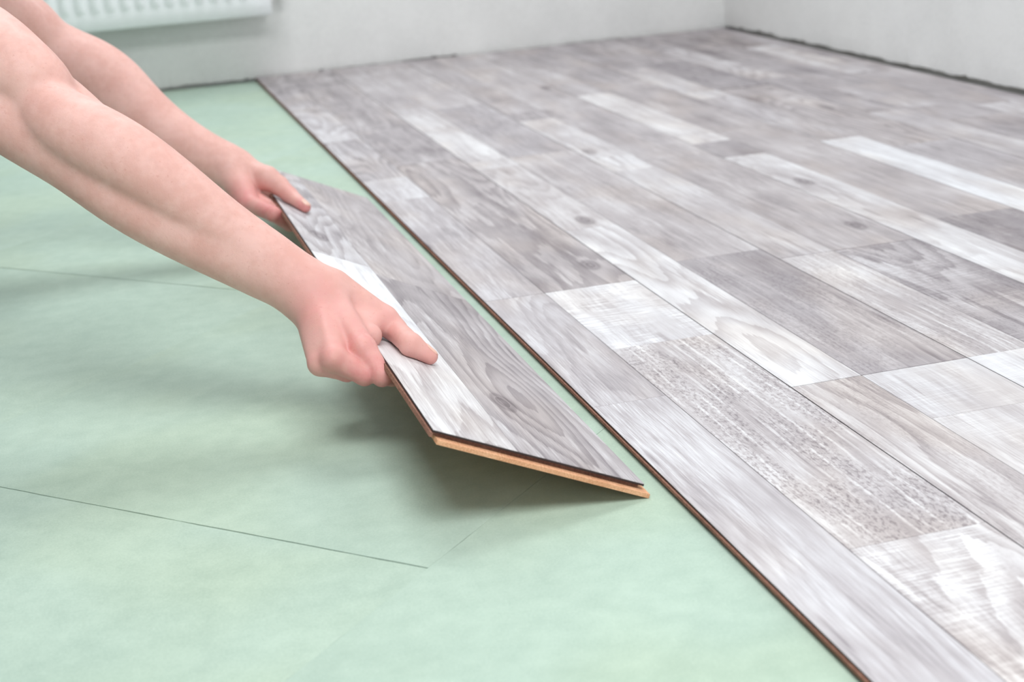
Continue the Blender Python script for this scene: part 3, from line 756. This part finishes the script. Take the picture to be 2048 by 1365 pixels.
nail(L3_, L2_, HZ*0.9 - HY*0.10, 0.015, 0.85)

# clothing, hair and eyes
def cloth(name, shape, lo, hi, h, m, sm=4):
    v, f = polygonise(shape, lo, hi, h); return np_mesh(name, smooth(v, f, sm), f, m, person)
def make_cloth(name, c):
    m, nt, b = mat(name); N = NB(nt); co = N.objco()
    wv_ = N.noise(N.vmul(co, (900, 900, 900)), 1.0, 2.0); fo = N.noise(co, 18, 4.0)
    c2 = tuple(int(x*0.8) for x in c)
    nt.links.new(N.mix(N.ramp(N.math('ADD', N.math('MULTIPLY', wv_, 0.5), N.math('MULTIPLY', fo, 0.5)), 0.35, 0.65), srgb(*c2), srgb(*c)), b.inputs['Base Color'])
    b.inputs['Roughness'].default_value = 0.95; b.inputs['Specular IOR Level'].default_value = 0.1
    N.bump(fo, 0.6, 0.01, b); return m
sh = Shape()
sh.add([Prim((-0.70, CY-0.09, 0.49), (-0.70, CY+0.09, 0.49), 0.112, 0.112), Prim((-0.70, CY-0.09, 0.50), SH_R, 0.090, 0.074), Prim((-0.70, CY+0.09, 0.50), SH_L, 0.090, 0.074),
        Prim((-0.70, CY-0.07, 0.48), (-1.04, CY-0.07, 0.36), 0.112, 0.120), Prim((-0.70, CY+0.07, 0.48), (-1.04, CY+0.07, 0.36), 0.112, 0.120),
        Prim(SH_R, SH_R+(el-SH_R)*0.42, 0.074, 0.066), Prim(SH_L, SH_L+(elL-SH_L)*0.42, 0.074, 0.066)], 30*mm, 20*mm)
cloth('t_shirt', sh, (-1.3, 1.5, 0.1), (-0.4, 2.3, 0.8), 0.006, make_cloth('t_shirt_cotton', (118, 126, 138)))
tr = Shape(); legs = []
for s_ in (-1, 1):
    kn = (-0.71, CY+s_*0.16, 0.068); hp = (-1.08, CY+s_*0.09, 0.29); an = (-1.20, CY+s_*0.12, 0.062)
    legs += [Prim(hp, kn, 0.105, 0.066), Prim(kn, an, 0.064, 0.048)]
tr.add([Prim((-1.09, CY-0.08, 0.28), (-1.09, CY+0.08, 0.28), 0.125, 0.125)] + legs, 25*mm, 20*mm)
cloth('trousers', tr, (-1.4, 1.5, -0.02), (-0.5, 2.3, 0.6), 0.006, make_cloth('trousers_denim', (64, 74, 96)))
for s_ in (-1, 1):
    so = Shape(); y_ = CY+s_*0.12
    so.add([Prim((-1.22, y_, 0.062), (-1.30, y_, 0.075), 0.046, 0.046), Prim((-1.30, y_, 0.080), (-1.33, y_, 0.035), 0.042, 0.032)], 20*mm, 20*mm)
    cloth('shoe', so, (-1.45, y_-0.1, -0.02), (-1.1, y_+0.1, 0.2), 0.004, make_cloth('shoe_canvas', (70, 70, 74)))
ha = Shape(); ha.add([Prim(hd(-0.026, 0, 0.036), hd(0.004, 0, 0.042), 0.092, 0.084), Prim(hd(-0.05, 0, -0.03), hd(-0.04, 0, 0.0), 0.055, 0.07)], 20*mm, 20*mm)
ha.cut(Prim(hd(0.10, 0, -0.03), hd(0.098, 0, -0.01), 0.088, 0.085), 8*mm)
cloth('hair', ha, (-0.75, CY-0.15, 0.6), (-0.38, CY+0.15, 0.95), 0.003, make_cloth('hair_brown', (74, 56, 44)), 2)
M_EYE = make_plain('eye_white', (236, 232, 228), 0.2)
for s_ in (-1, 1):
    e_ = Shape(); e_.add([Prim(hd(0.078, s_*0.033, 0.012), hd(0.0781, s_*0.033, 0.012), 0.0125, 0.0125)], 1*mm, 1*mm)
    c_ = hd(0.078, s_*0.033, 0.012); v, f = polygonise(e_, c_-0.02, c_+0.02, 0.002); np_mesh('eye', v, f, M_EYE, person)
